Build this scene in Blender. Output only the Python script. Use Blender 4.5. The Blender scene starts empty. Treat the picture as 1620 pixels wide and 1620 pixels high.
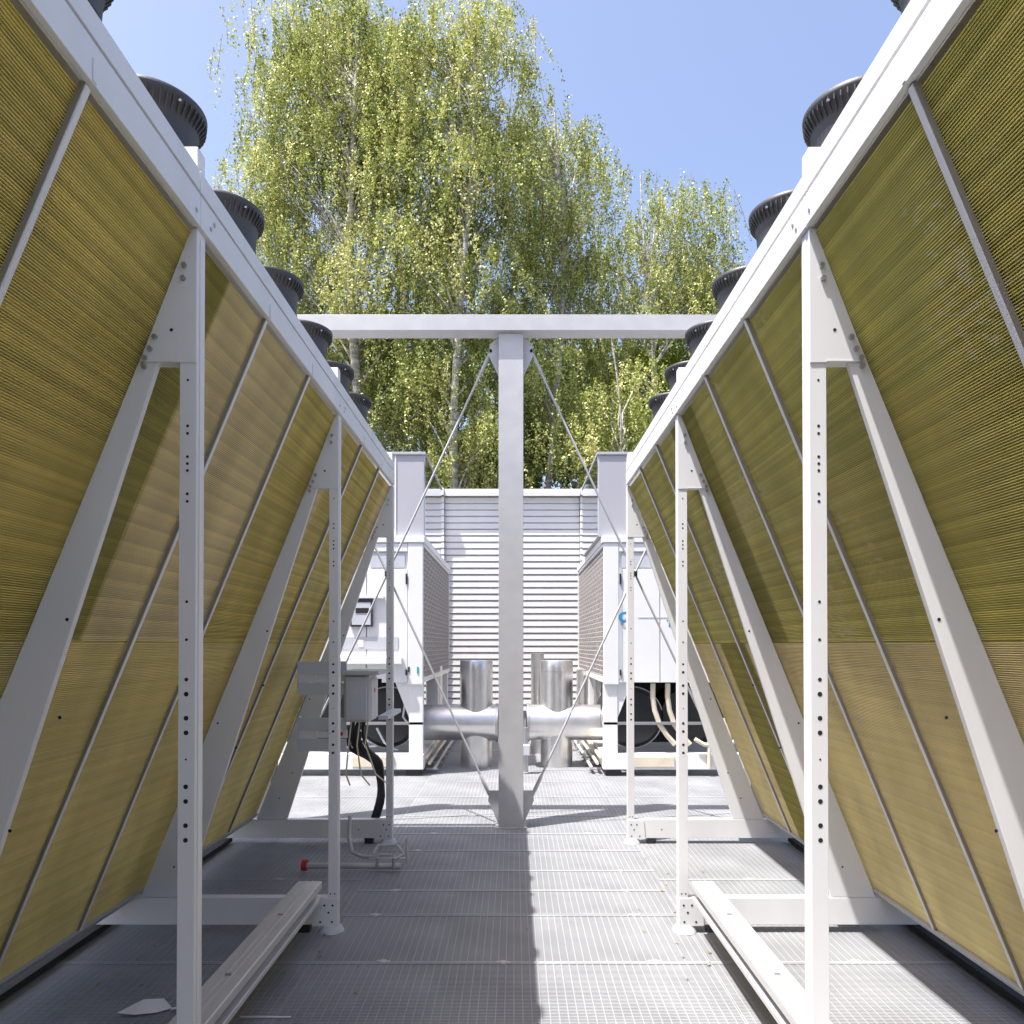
import bpy, bmesh, math, random
import numpy as np
from mathutils import Vector, Matrix
random.seed(7)
R = math.radians
sc = bpy.context.scene
COL = sc.collection

# ------------------------------------------------------------------ camera
CH = 1.4
cam_d = bpy.data.cameras.new('camera'); cam = bpy.data.objects.new('camera', cam_d); COL.objects.link(cam)
sc.camera = cam
PITCH = 0.7
cam.location = (0, 0, CH)
cam.rotation_euler = (R(90 + PITCH), 0, 0)
cam_d.sensor_width = 36; cam_d.lens = 1200 / 1620 * 36
cam_d.shift_x = -4 / 1620
cam_d.shift_y = (1021 - 1200 * math.tan(R(PITCH)) - 810) / 1620
cam_d.clip_start = 0.05; cam_d.clip_end = 2000

# ------------------------------------------------------------------ light
SX, SY = 0.353, 0.188                       # metres of shadow per metre of height
to_sun = Vector((-SX, -SY, 1)).normalized()
elev = math.asin(to_sun.z); azim = math.atan2(to_sun.x, to_sun.y)
w = bpy.data.worlds.new('World'); sc.world = w; w.use_nodes = True
nt = w.node_tree; bg = nt.nodes['Background']
sky = nt.nodes.new('ShaderNodeTexSky'); sky.sky_type = 'NISHITA'; sky.sun_disc = False
sky.sun_elevation = elev; sky.sun_rotation = azim
sky.air_density = 1.0; sky.dust_density = 3.0; sky.ozone_density = 2.2; sky.altitude = 100
wb = nt.nodes.new('ShaderNodeMixRGB'); wb.blend_type = 'MULTIPLY'; wb.inputs[0].default_value = 1; wb.inputs[2].default_value = (1.07, .965, .945, 1)
nt.links.new(sky.outputs[0], wb.inputs[1]); nt.links.new(wb.outputs[0], bg.inputs[0]); bg.inputs[1].default_value = 0.128
sun_d = bpy.data.lights.new('sun', 'SUN'); sun_d.energy = 4.4; sun_d.angle = R(0.5); sun_d.color = (1, .965, .925)
sun = bpy.data.objects.new('sun', sun_d); COL.objects.link(sun)
sun.rotation_euler = to_sun.to_track_quat('Z', 'Y').to_euler()
sc.view_settings.view_transform = 'Standard'; sc.view_settings.look = 'None'
sc.view_settings.exposure = 1.35; sc.view_settings.gamma = 1

# ------------------------------------------------------------------ materials
def mat(name, col, rough=.5, metal=0., noise=0., nscale=8., bump=0., bscale=60., stretch=(1, 1, 1), col2=None, spec=.5, trans=0.):
    m = bpy.data.materials.new(name); m.use_nodes = True
    n = m.node_tree.nodes; l = m.node_tree.links; b = n['Principled BSDF']
    b.inputs['Roughness'].default_value = rough; b.inputs['Metallic'].default_value = metal
    b.inputs['Base Color'].default_value = (*col, 1)
    b.inputs['Specular IOR Level'].default_value = spec
    tc = n.new('ShaderNodeTexCoord'); mp = n.new('ShaderNodeMapping'); mp.inputs['Scale'].default_value = stretch
    l.new(tc.outputs['Object'], mp.inputs[0])
    if noise or col2:
        t = n.new('ShaderNodeTexNoise'); t.inputs['Scale'].default_value = nscale; t.inputs['Detail'].default_value = 5
        l.new(mp.outputs[0], t.inputs[0])
        r = n.new('ShaderNodeValToRGB'); r.color_ramp.elements[0].position = .3; r.color_ramp.elements[1].position = .7
        c2 = col2 or tuple(c * (1 - noise) for c in col)
        r.color_ramp.elements[0].color = (*c2, 1); r.color_ramp.elements[1].color = (*col, 1)
        l.new(t.outputs[0], r.inputs[0]); l.new(r.outputs[0], b.inputs['Base Color'])
        mr = n.new('ShaderNodeMapRange'); mr.inputs[3].default_value = rough * .8; mr.inputs[4].default_value = min(1, rough * 1.25)
        l.new(t.outputs[0], mr.inputs[0]); l.new(mr.outputs[0], b.inputs['Roughness'])
    if bump:
        t2 = n.new('ShaderNodeTexNoise'); t2.inputs['Scale'].default_value = bscale; t2.inputs['Detail'].default_value = 3
        l.new(mp.outputs[0], t2.inputs[0])
        bp = n.new('ShaderNodeBump'); bp.inputs['Strength'].default_value = bump; bp.inputs['Distance'].default_value = .005
        l.new(t2.outputs[0], bp.inputs['Height']); l.new(bp.outputs[0], b.inputs['Normal'])
    return m

M = {}
M['paint'] = mat('powder_coat_white', (.73, .73, .74), .42, noise=.12, nscale=4, bump=.05, bscale=25, stretch=(1, 1, .22))
M['paint2'] = mat('cabinet_white', (.74, .74, .73), .4, noise=.05, nscale=3, bump=.04)
M['hoodg'] = mat('hood_grey', (.40, .40, .43), .55, noise=.06, nscale=2)
M['mirror'] = mat('polished_sheet', (.72, .73, .75), .06, metal=1., noise=.06, nscale=1.5, bump=.03, bscale=2.2)
M['grille'] = mat('grille_wire', (.60, .57, .55), .5, noise=.3, nscale=30)
M['wallback'] = mat('wall_backing', (.30, .30, .305), .8, noise=.2)
M['greyp'] = mat('grey_enclosure_and_recess_shade', (.50, .52, .55), .5, noise=.08, nscale=6)
M['galv'] = mat('galvanised_steel', (.47, .47, .475), .5, metal=.2, noise=.10, nscale=9, bump=.05, bscale=40)
M['grate'] = mat('grating_steel', (.36, .37, .385), .55, metal=.1, noise=.3, nscale=2.2, bump=.05)
M['alu'] = mat('aluminium_trunking', (.68, .67, .67), .35, metal=.4, noise=.12, nscale=7, stretch=(8, 1, 8))
M['steel'] = mat('bolt_steel', (.45, .45, .47), .35, metal=.8)
M['hole'] = mat('hole_dark', (.012, .012, .015), .9)
M['gasket'] = mat('gasket_grey', (.26, .24, .20), .6)
M['rubber'] = mat('black_plastic', (.018, .018, .02), .45, noise=.3, nscale=20)
M['fan'] = mat('fan_black', (.04, .04, .042), .5, noise=.25, nscale=15, bump=.1, bscale=90)
M['under'] = mat('under_deck_and_shade_pan', (.035, .035, .04), .9, noise=.5, nscale=3)
M['slat'] = mat('louvre_white', (.66, .655, .65), .5, noise=.12, nscale=2.5, stretch=(1, 1, .4))
M['clad'] = mat('pipe_cladding', (.78, .77, .76), .30, metal=.9, noise=.12, nscale=9, bump=.06, bscale=18)
M['condenser'] = mat('condenser_fins', (.34, .31, .295), .6, noise=.5, nscale=25)
M['cream'] = mat('cream_hose', (.68, .60, .46), .5, noise=.15)
M['litter'] = mat('dry_leaf', (.34, .27, .10), .8, noise=.6, nscale=3)
M['red'] = mat('red_cap', (.45, .02, .03), .4)
M['blue'] = mat('logo_blue', (.02, .22, .42), .4)
M['teal'] = mat('logo_teal', (.02, .36, .30), .4)
M['bark'] = mat('birch_bark', (.62, .59, .53), .8, col2=(.14, .12, .10), nscale=3.0, stretch=(1, 1, 4), bump=.4)
M['twig'] = mat('birch_twig', (.16, .11, .08), .8)
M['plastic_white'] = mat('white_strip', (.75, .74, .74), .5, noise=.1)
M['display'] = mat('display_dark', (.05, .05, .07), .2)

def coil_mat(name, cA, cB, sky_speck=0., band=.9):
    m = bpy.data.materials.new(name); m.use_nodes = True
    n = m.node_tree.nodes; l = m.node_tree.links; b = n['Principled BSDF']
    b.inputs['Roughness'].default_value = .55; b.inputs['Specular IOR Level'].default_value = .25
    tc = n.new('ShaderNodeTexCoord')
    mp = n.new('ShaderNodeMapping'); mp.inputs['Scale'].default_value = (1, .02, 60)
    l.new(tc.outputs['Object'], mp.inputs[0])
    t = n.new('ShaderNodeTexNoise'); t.inputs['Scale'].default_value = 1.6; t.inputs['Detail'].default_value = 4; t.inputs['Roughness'].default_value = .7
    l.new(mp.outputs[0], t.inputs[0])
    r = n.new('ShaderNodeValToRGB'); r.color_ramp.elements[0].position = .36; r.color_ramp.elements[1].position = .64
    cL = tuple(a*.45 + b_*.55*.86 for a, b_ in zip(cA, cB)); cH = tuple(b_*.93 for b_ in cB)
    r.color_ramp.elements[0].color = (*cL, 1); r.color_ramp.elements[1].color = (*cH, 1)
    l.new(t.outputs[0], r.inputs[0])
    # blotchy handling marks and dust, a larger soft noise
    mp2 = n.new('ShaderNodeMapping'); mp2.inputs['Scale'].default_value = (1, 1.5, 1)
    l.new(tc.outputs['Object'], mp2.inputs[0])
    t2 = n.new('ShaderNodeTexNoise'); t2.inputs['Scale'].default_value = 3.2; t2.inputs['Detail'].default_value = 6
    l.new(mp2.outputs[0], t2.inputs[0])
    r2 = n.new('ShaderNodeMapRange'); r2.inputs[1].default_value = .3; r2.inputs[2].default_value = .7; r2.inputs[3].default_value = .86; r2.inputs[4].default_value = 1.10
    l.new(t2.outputs[0], r2.inputs[0])
    mx = n.new('ShaderNodeMixRGB'); mx.blend_type = 'MULTIPLY'; mx.inputs[0].default_value = 1
    l.new(r.outputs[0], mx.inputs[1]); l.new(r2.outputs[0], mx.inputs[2])
    sx = n.new('ShaderNodeSeparateXYZ'); l.new(tc.outputs['Object'], sx.inputs[0])
    ad = n.new('ShaderNodeMath'); ad.operation = 'MULTIPLY_ADD'; ad.inputs[1].default_value = 1/.058; l.new(sx.outputs[2], ad.inputs[0])
    t5 = n.new('ShaderNodeTexNoise'); t5.inputs['Scale'].default_value = 1.1; t5.inputs['Detail'].default_value = 1; l.new(tc.outputs['Object'], t5.inputs[0])
    ad.inputs[2].default_value = .3
    frc = n.new('ShaderNodeMath'); frc.operation = 'FRACT'; l.new(ad.outputs[0], frc.inputs[0])
    mb = n.new('ShaderNodeMapRange'); mb.inputs[3].default_value = .86; mb.inputs[4].default_value = 1.10; l.new(frc.outputs[0], mb.inputs[0])
    mxb = n.new('ShaderNodeMixRGB'); mxb.blend_type = 'MULTIPLY'; mxb.inputs[0].default_value = band
    l.new(mx.outputs[0], mxb.inputs[1]); l.new(mb.outputs[0], mxb.inputs[2]); mx = mxb
    out = mx
    if sky_speck:  # pale dashes paint sky showing through the fins
        mp3 = n.new('ShaderNodeMapping'); mp3.inputs['Scale'].default_value = (1, 26, 60); l.new(tc.outputs['Object'], mp3.inputs[0])
        t3 = n.new('ShaderNodeTexNoise'); t3.inputs['Scale'].default_value = 1; t3.inputs['Detail'].default_value = 2; l.new(mp3.outputs[0], t3.inputs[0])
        t4 = n.new('ShaderNodeTexNoise'); t4.inputs['Scale'].default_value = 2.6; t4.inputs['Detail'].default_value = 2; l.new(tc.outputs['Object'], t4.inputs[0])
        mu = n.new('ShaderNodeMath'); mu.operation = 'MULTIPLY'; l.new(t3.outputs[0], mu.inputs[0]); l.new(t4.outputs[0], mu.inputs[1])
        gt = n.new('ShaderNodeMapRange'); gt.inputs[1].default_value = .345; gt.inputs[2].default_value = .385; gt.inputs[4].default_value = sky_speck
        l.new(mu.outputs[0], gt.inputs[0])
        mx2 = n.new('ShaderNodeMixRGB'); mx2.inputs[2].default_value = (.75, .68, .38, 1)
        l.new(gt.outputs[0], mx2.inputs[0]); l.new(mx.outputs[0], mx2.inputs[1]); out = mx2
    l.new(out.outputs[0], b.inputs['Base Color'])
    return m
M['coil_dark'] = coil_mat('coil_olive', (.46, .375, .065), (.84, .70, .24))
M['coil_shaded'] = coil_mat('coil_olive_shaded', (.27, .23, .035), (.48, .42, .10))  # olive darkened to paint the shaded bands of the coil
M['coil_tan_lit'] = coil_mat('coil_tan_lit', (.74, .61, .29), (.90, .77, .44))  # olive lightened to paint light coming through the coil
M['coil_low'] = coil_mat('coil_gold_lit', (.67, .545, .17), (.90, .755, .34), band=.3)  # paler colour paints lit tube tops below eye level
M['coil_r'] = coil_mat('coil_olive_sky_specks', (.46, .40, .065), (.80, .72, .24), sky_speck=.8)
M['coil_rlow'] = coil_mat('coil_gold_pale_lit', (.80, .67, .28), (.95, .83, .46), band=.3)  # lit tube tops of the right coil, painted as pale gold

def leaf_mat(name, c1, c2, c3):
    m = bpy.data.materials.new(name); m.use_nodes = True
    n = m.node_tree.nodes; l = m.node_tree.links
    for x in list(n): n.remove(x)
    out = n.new('ShaderNodeOutputMaterial'); d = n.new('ShaderNodeBsdfPrincipled'); d.inputs['Roughness'].default_value = .5
    d.inputs['Specular IOR Level'].default_value = .5
    tr = n.new('ShaderNodeBsdfTranslucent'); mx = n.new('ShaderNodeMixShader'); mx.inputs[0].default_value = .28
    at = n.new('ShaderNodeAttribute'); at.attribute_name = 'tone'
    r = n.new('ShaderNodeValToRGB'); r.color_ramp.elements[0].color = (*c1, 1); r.color_ramp.elements[1].color = (*c3, 1)
    e = r.color_ramp.elements.new(.5); e.color = (*c2, 1)
    l.new(at.outputs['Fac'], r.inputs[0]); l.new(r.outputs[0], d.inputs['Base Color']); l.new(r.outputs[0], tr.inputs[0])
    l.new(d.outputs[0], mx.inputs[1]); l.new(tr.outputs[0], mx.inputs[2]); l.new(mx.outputs[0], out.inputs[0])
    return m
M['leaf'] = leaf_mat('birch_leaf', (.14, .19, .035), (.42, .46, .11), (.74, .73, .29))
M['leaf_dark'] = leaf_mat('dark_leaf', (.08, .13, .03), (.22, .29, .07), (.44, .48, .15))
M['leaf_bright'] = leaf_mat('bright_leaf', (.14, .22, .01), (.28, .38, .02), (.42, .48, .04))

# ------------------------------------------------------------------ mesh helpers
class MB:
    def __init__(s): s.v = []; s.f = []
    def add(s, vs, fs):
        o = len(s.v); s.v += [tuple(v) for v in vs]; s.f += [tuple(i + o for i in f) for f in fs]; return s
    def box(s, x0, x1, y0, y1, z0, z1):
        if x0 > x1: x0, x1 = x1, x0
        return s.add([(x0,y0,z0),(x1,y0,z0),(x1,y1,z0),(x0,y1,z0),(x0,y0,z1),(x1,y0,z1),(x1,y1,z1),(x0,y1,z1)],
            [(0,3,2,1),(4,5,6,7),(0,1,5,4),(1,2,6,5),(2,3,7,6),(3,0,4,7)])
    def prism(s, poly, y0, y1):             # poly of (x, z)
        n = len(poly); a = sum(poly[i][0]*poly[(i+1)%n][1]-poly[(i+1)%n][0]*poly[i][1] for i in range(n))
        if a < 0: poly = poly[::-1]
        vs = [(x,y0,z) for x,z in poly] + [(x,y1,z) for x,z in poly]
        return s.add(vs, [tuple(range(n)), tuple(range(2*n-1, n-1, -1))] + [(i, i+n, (i+1)%n+n, (i+1)%n) for i in range(n)])
    def prism_x(s, poly, x0, x1):           # poly of (y, z)
        n = len(poly); vs = [(x0,y,z) for y,z in poly] + [(x1,y,z) for y,z in poly]
        return s.add(vs, [tuple(range(n)), tuple(range(2*n-1, n-1, -1))] + [(i, i+n, (i+1)%n+n, (i+1)%n) for i in range(n)])
    def obox(s, c, ax, hs):                 # oriented box
        c = Vector(c); ax = [Vector(a).normalized() * h for a, h in zip(ax, hs)]
        vs = [c + ax[0]*i + ax[1]*j + ax[2]*k for k in (-1,1) for j in (-1,1) for i in (-1,1)]
        return s.add(vs, [(0,2,3,1),(4,5,7,6),(0,1,5,4),(1,3,7,5),(3,2,6,7),(2,0,4,6)])
    def tube(s, pts, r, n=10, caps=True):
        pts = [Vector(p) for p in pts]; rs = r if isinstance(r, (list, tuple)) else [r]*len(pts)
        vs = []; prev = None
        for i, p in enumerate(pts):
            t = (pts[min(i+1, len(pts)-1)] - pts[max(i-1, 0)]).normalized()
            u = t.cross(Vector((0,0,1)) if abs(t.z) < .9 else Vector((1,0,0))).normalized() if prev is None else (prev - t*prev.dot(t)).normalized()
            prev = u; q = t.cross(u)
            vs += [p + (u*math.cos(a) + q*math.sin(a))*rs[i] for a in (2*math.pi*k/n for k in range(n))]
        fs = [(i*n+k, i*n+(k+1)%n, (i+1)*n+(k+1)%n, (i+1)*n+k) for i in range(len(pts)-1) for k in range(n)]
        if caps: fs += [tuple(range(n-1,-1,-1)), tuple(range((len(pts)-1)*n, len(pts)*n))]
        return s.add(vs, fs)
    def lathe(s, c, prof, n=32):            # prof (r, z) about vertical axis at c
        vs = [(c[0]+r*math.cos(2*math.pi*k/n), c[1]+r*math.sin(2*math.pi*k/n), c[2]+z) for r, z in prof for k in range(n)]
        return s.add(vs, [(i*n+k, i*n+(k+1)%n, (i+1)*n+(k+1)%n, (i+1)*n+k) for i in range(len(prof)-1) for k in range(n)])
    def disc(s, c, r, nrm='y', n=8):        # small plug facing -y or +-x
        vs = []
        for k in range(n):
            a = 2*math.pi*k/n
            vs.append((c[0]+r*math.cos(a), c[1], c[2]+r*math.sin(a)) if nrm == 'y' else (c[0], c[1]+r*math.cos(a), c[2]+r*math.sin(a)))
        return s.add(vs, [tuple(range(n))])
    def mesh(s, name, m, smooth=False, fix=True):
        me = bpy.data.meshes.new(name); me.from_pydata(s.v, [], s.f); me.materials.append(M[m] if isinstance(m, str) else m)
        if fix:
            b = bmesh.new(); b.from_mesh(me); bmesh.ops.recalc_face_normals(b, faces=b.faces); b.to_mesh(me); b.free()
        if smooth:
            for p in me.polygons: p.use_smooth = True
        me.update(); return me
    def obj(s, name, m, parent=None, bevel=0, smooth=False, fix=True, kind=None):
        o = bpy.data.objects.new(name, s.mesh(name, m, smooth, fix)); COL.objects.link(o)
        if parent: o.parent = parent
        if bevel:
            bv = o.modifiers.new('b', 'BEVEL'); bv.width = bevel; bv.segments = 2; bv.limit_method = 'ANGLE'; bv.angle_limit = R(40)
        if smooth and not bevel:
            try: o.data.set_sharp_from_angle(angle=R(40))
            except Exception: pass
        if kind: o['kind'] = kind
        return o
def tag(o, label, cat, group=None):
    o['label'] = label; o['category'] = cat
    if group: o['group'] = group
    return o
def empty(name, label, cat, group=None, loc=(0,0,0)):
    o = bpy.data.objects.new(name, None); COL.objects.link(o); o.location = loc
    o.empty_display_size = .2
    return tag(o, label, cat, group)
def struct(o): o['kind'] = 'structure'; return o

# ------------------------------------------------------------------ ground and grating deck
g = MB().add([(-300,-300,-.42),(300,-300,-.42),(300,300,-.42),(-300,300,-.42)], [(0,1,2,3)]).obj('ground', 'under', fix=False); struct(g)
deck = bpy.data.objects.new('grating_floor', None); COL.objects.link(deck); struct(deck)
gcache = {}
def grate_mesh(wd, ln):
    key = (round(wd, 3), round(ln, 3))
    if key in gcache: return gcache[key]
    b = MB(); g0 = .0012
    b.box(g0, wd-g0, g0, g0+.013, -.03, 0.004); b.box(g0, wd-g0, ln-g0-.013, ln-g0, -.03, 0.0035)
    b.box(g0, g0+.005, g0+.005, ln-g0-.005, -.03, .0004); b.box(wd-g0-.005, wd-g0, g0+.005, ln-g0-.005, -.03, .0004)
    n = int((ln-.03)/.0111); st = (ln-.02)/n
    for i in range(1, n):
        y = .01 + i*st; b.box(g0+.005, wd-g0-.005, y-.0032, y+.0032, -.03, 0)
    n = max(2, round(wd/.0343)); st = wd/n
    for i in range(1, n):
        x = i*st; b.box(x-.0019, x+.0019, g0+.005, ln-g0-.005, -.007, .0012)
    me = b.mesh('grating_panel', 'grate', fix=False); gcache[key] = me; return me
cols = [-6.18, -4.42, -2.66, -.9, .86, 2.62, 4.38, 6.14]
mid = [-1.6, -.8, 0, .6, 1.1, 1.7, 2.25, 2.8, 3.36, 3.95, 4.34, 4.72, 5.18, 5.64, 6.24, 7.0, 7.76, 8.52, 9.28, 10.04, 10.8, 11.9]
outer = [-1.6, -.4, .8, 2.0, 3.36, 4.54, 5.64, 7.0, 8.2, 9.4, 10.6, 11.9]
for ci in range(len(cols)-1):
    rows = mid if ci == 3 else outer
    for ri in range(len(rows)-1):
        o = bpy.data.objects.new('grating_panel', grate_mesh(cols[ci+1]-cols[ci], rows[ri+1]-rows[ri])); COL.objects.link(o)
        o.location = (cols[ci], rows[ri], random.uniform(-.0008, .0008)); o.parent = deck
clip = MB().lathe((0,0,0), [(.0, .006), (.014, .006), (.018, .002), (.018, -.002)], 10); clip.box(-.03, .03, -.009, .009, .0018, .004)
cm = clip.mesh('grating_clip', 'galv')
for x, y in [(.62,3.95),(.64,4.34),(.66,4.72),(-.72,3.95),(-.68,4.34),(.6,5.18),(-.66,5.18),(-.58,3.37),(.62,3.37),(-.05,3.36),(1.5,3.37),(1.4,4.55),(-1.4,4.55),(.55,5.65),(-.6,5.65)]:
    o = bpy.data.objects.new('grating_clip', cm); COL.objects.link(o); o.location = (x, y, .002); o.rotation_euler.z = random.uniform(-.3, .3); o.parent = deck
# two channel bearers seen through the gap beside the rails
for x in (-.9, .86):
    MB().box(x-.03, x+.03, -1.6, 11.9, -.2, -.034).obj('deck_bearer', 'galv', deck)

# ------------------------------------------------------------------ the two dry coolers
FY = [2.075 + 1.66*k for k in range(-2, 3)]          # frame centres
ZB, ZG, ZT = 2.535, 2.622, 2.69                      # top beam bottom, groove, top
def coil_x(z): return .876 + (2.53 - z)*.409         # front line of the coil
def dry_cooler(s, off, label):
    X = lambda x: s*x + off
    root = empty('dry_cooler', label, 'dry cooler', 'dry coolers either side of the walkway')
    def P(b, name, m='paint', bevel=.002, **k): return b.obj(name, m, root, bevel=bevel, **k)
    for k, fy in enumerate(FY):
        y0, y1 = fy - .026, fy + .026
        # upright post (open channel: web, two flanges)
        b = MB(); b.box(X(.862), X(.908), y0, y1, .035, ZB-.002)
        b.box(X(.8595), X(.8618), y0+.016, y1-.012, .18, ZB-.02)
        P(b, 'post')
        # leg
        poly = [(1.606,.173),(.946,2.240),(.993,2.240),(1.822,.173)]
        P(MB().prism([(X(x), z) for x, z in poly], y0+.002, y0+.022), 'leg')
        # gusset joining post and leg
        poly = [(.8625,2.533),(.878,2.533),(1.016,2.169),(.8625,2.166)]
        P(MB().prism([(X(x), z) for x, z in poly], y0-.003, y0-.0005), 'gusset', bevel=.0015)
        P(MB().box(X(.907), X(1.012), y0-.0045, y1-.01, 2.1695, 2.1735), 'gusset_lip', bevel=0)
        # bottom beam and its plate
        P(MB().box(X(.909), X(3.0), y0+.001, y1, .04, .171), 'bottom_beam')
        P(MB().prism([(X(x), z) for x, z in [(.863,.033),(.863,.168),(.912,.168),(.975,.165),(.985,.036)]], y0-.004, y0-.0005), 'foot_plate', bevel=.001)
        b = MB(); b.lathe((X(.895), fy, .0), [(0,.034),(.04,.034),(.052,.02),(.06,.0015),(.0,.0015)], 20)
        P(b, 'damper_pad', 'greyp', bevel=0, smooth=True)
        P(MB().box(X(1.0), X(1.06), y0, y1, .002, .039), 'damper_block', 'rubber')
        # punched holes
        h = MB(); yy = y0 - .0006
        for z, r in [(1.4+(1021-y)/585, rr) for y, rr in [(600,.0035),(673,.0042),(685,.0042),(722,.0042),(733,.0042),(744,.0042),(781,.0042),(793,.0042),(952,.0042),(1012,.0042)]]:
            h.disc((X(.886), yy if z < 2.17 else yy-.003, z), r)
        for z, r in [(1.4-(y-1021)/585, rr) for y, rr in [(1075,.0055),(1098,.0068),(1136,.0068),(1159,.0068),(1201,.003),(1244,.0068),(1267,.0068),(1305,.0068),(1328,.0068)]]:
            h.disc((X(.886), yy, z), r)
        for x, z in [(.876,.19),(.896,.19)]: h.disc((X(x), yy, z), .004)
        for x, z in [(.885,.135),(.905,.10),(.888,.055),(.945,.055),(.925,.135)]: h.disc((X(x), yy-.0045, z), .0055)
        for x, z in [(1.21,1.47),(1.228,1.205),(1.45,1.02),(1.66,.32),(1.10,.10),(1.57,.5),(1.36,.9)]: h.disc((X(x), yy+(.0018 if z>.2 else .0005), z), .0052)
        h.disc((X(.93), yy-.003, 2.255), .005)
        h.obj('punched_hole_row', 'hole', root, fix=False, kind='stuff')
        bo = MB()
        for x, z in [(.974,2.235),(.987,2.203),(1.0,2.178),(.895,2.43),(.898,2.395)]:
            bo.tube([(X(x), y0-.012, z), (X(x), y0-.004, z)], .0075, 6)
        bo.tube([(X(1.004), y0-.010, 2.157), (X(1.004), y0+.003, 2.157)], .0075, 6)
        P(bo, 'bolt_row', 'steel', bevel=0, kind='stuff')
        # outer side of the V, out of sight from the walkway
        P(MB().box(X(3.0), X(3.046), y0, y1, .035, ZB), 'post')
        # roof cross member
        P(MB().box(X(.873), X(3.03), fy+.0, fy+.05, ZT+.002, 2.775), 'cross_member', 'paint2')
    for k in range(4):
        a, c = FY[k], FY[k+1]
        # top beam: lower face, groove, upper lip
        P(MB().box(X(.851), X(.868), a-.028+.0, c-.032, ZB, ZG), 'top_beam')
        P(MB().box(X(.871), X(.884), a-.028, c-.032, ZG+.0005, ZG+.0115), 'beam_groove', 'hole', bevel=0)
        P(MB().box(X(.853), X(.884), a-.028, c-.032, ZG+.012, ZT), 'beam_lip')
        P(MB().box(X(.8685), X(.8725), a-.028, c-.032, ZB, ZB+.004), 'beam_flange', bevel=0)
        P(MB().box(X(3.0), X(3.03), a-.028, c-.032, ZB, ZT), 'top_beam')
        bo = MB()
        for y in (a+.035, a+.06, c-.06): bo.tube([(X(.8505), y, ZB+.03 if y != a+.06 else ZB+.055), (X(.848), y, ZB+.03 if y != a+.06 else ZB+.055)], .006, 6)
        P(bo, 'rivet_row', 'steel', bevel=0, kind='stuff')
        P(MB().box(X(.885), X(3.0), a-.02, c-.02, ZT-.03, ZT-.004), 'fan_deck', 'paint')
        # bottom rail under the coil (tilted), and far coil
        q = lambda z, d: coil_x(z) + d
        P(MB().prism([(X(x), z) for x, z in [(1.80,.213),(1.875,.150),(1.93,.150),(1.93,.213)]], a+.03, c-.03), 'coil_rail', 'greyp')
        P(MB().prism([(X(x), z) for x, z in [(3.0,ZB),(2.96,ZB),(2.03,.16),(2.07,.16)]], a+.03, c-.03), 'far_coil_block', 'coil_low', bevel=0)
        # mullions at thirds
        for j in (1, 2):
            y = a + (c-a)*j/3
            zt, zb = 2.534, .205
            p0 = Vector((X(coil_x(zt)-.005), y, zt)); p1 = Vector((X(coil_x(zb)-.005), y, zb))
            t = (p1-p0).normalized(); n_ = Vector((0,1,0)).cross(t).normalized(); cc = (p0+p1)/2; L = (p1-p0).length/2
            b = MB(); b.obox(cc, [t, (0,1,0), n_], [L, .009, .010])
            b.obj('mullion', 'paint', root, bevel=.004)
            MB().obox(cc + Vector((s*-.001, 0, 0)), [t, (0,1,0), n_], [L, .0108, .0060]).obj('mullion_gasket', 'gasket', root)
            b = MB(); b.box(X(.8505), X(.8480), y-.006, y+.006, ZB+.004, ZB+.05); P(b, 'mullion_bracket', bevel=0)
    # coil blocks, tinted apart to paint light and shade through the fins
    F = FY; e = .003
    if s < 0:
        up = [(F[0]+e, F[1]-e,'coil_dark'),(F[1]+e,F[2]-e,'coil_dark'),(F[2]+e,2.33,'coil_shaded'),(2.33,3.182,'coil_tan_lit'),(3.182,F[3]-e,'coil_dark'),
              (F[3]+e,3.99,'coil_tan_lit'),(3.99,5.16,'coil_dark'),(5.16,F[4]-e,'coil_tan_lit')]
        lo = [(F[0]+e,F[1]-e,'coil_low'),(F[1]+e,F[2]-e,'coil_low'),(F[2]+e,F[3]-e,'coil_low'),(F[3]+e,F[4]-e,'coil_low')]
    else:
        up = [(F[0]+e,F[1]-e,'coil_r'),(F[1]+e,F[2]-e,'coil_r'),(F[2]+e,3.52,'coil_r'),(3.52,F[3]-e,'coil_shaded'),
              (F[3]+e,3.97,'coil_shaded'),(3.97,F[4]-e,'coil_r')]
        lo = [(F[0]+e,F[1]-e,'coil_rlow'),(F[1]+e,F[2]-e,'coil_rlow'),(F[2]+e,F[3]-e,'coil_rlow'),(F[3]+e,4.2,'coil_rlow'),(4.2,4.7,'coil_shaded'),(4.7,F[4]-e,'coil_rlow')]
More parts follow.
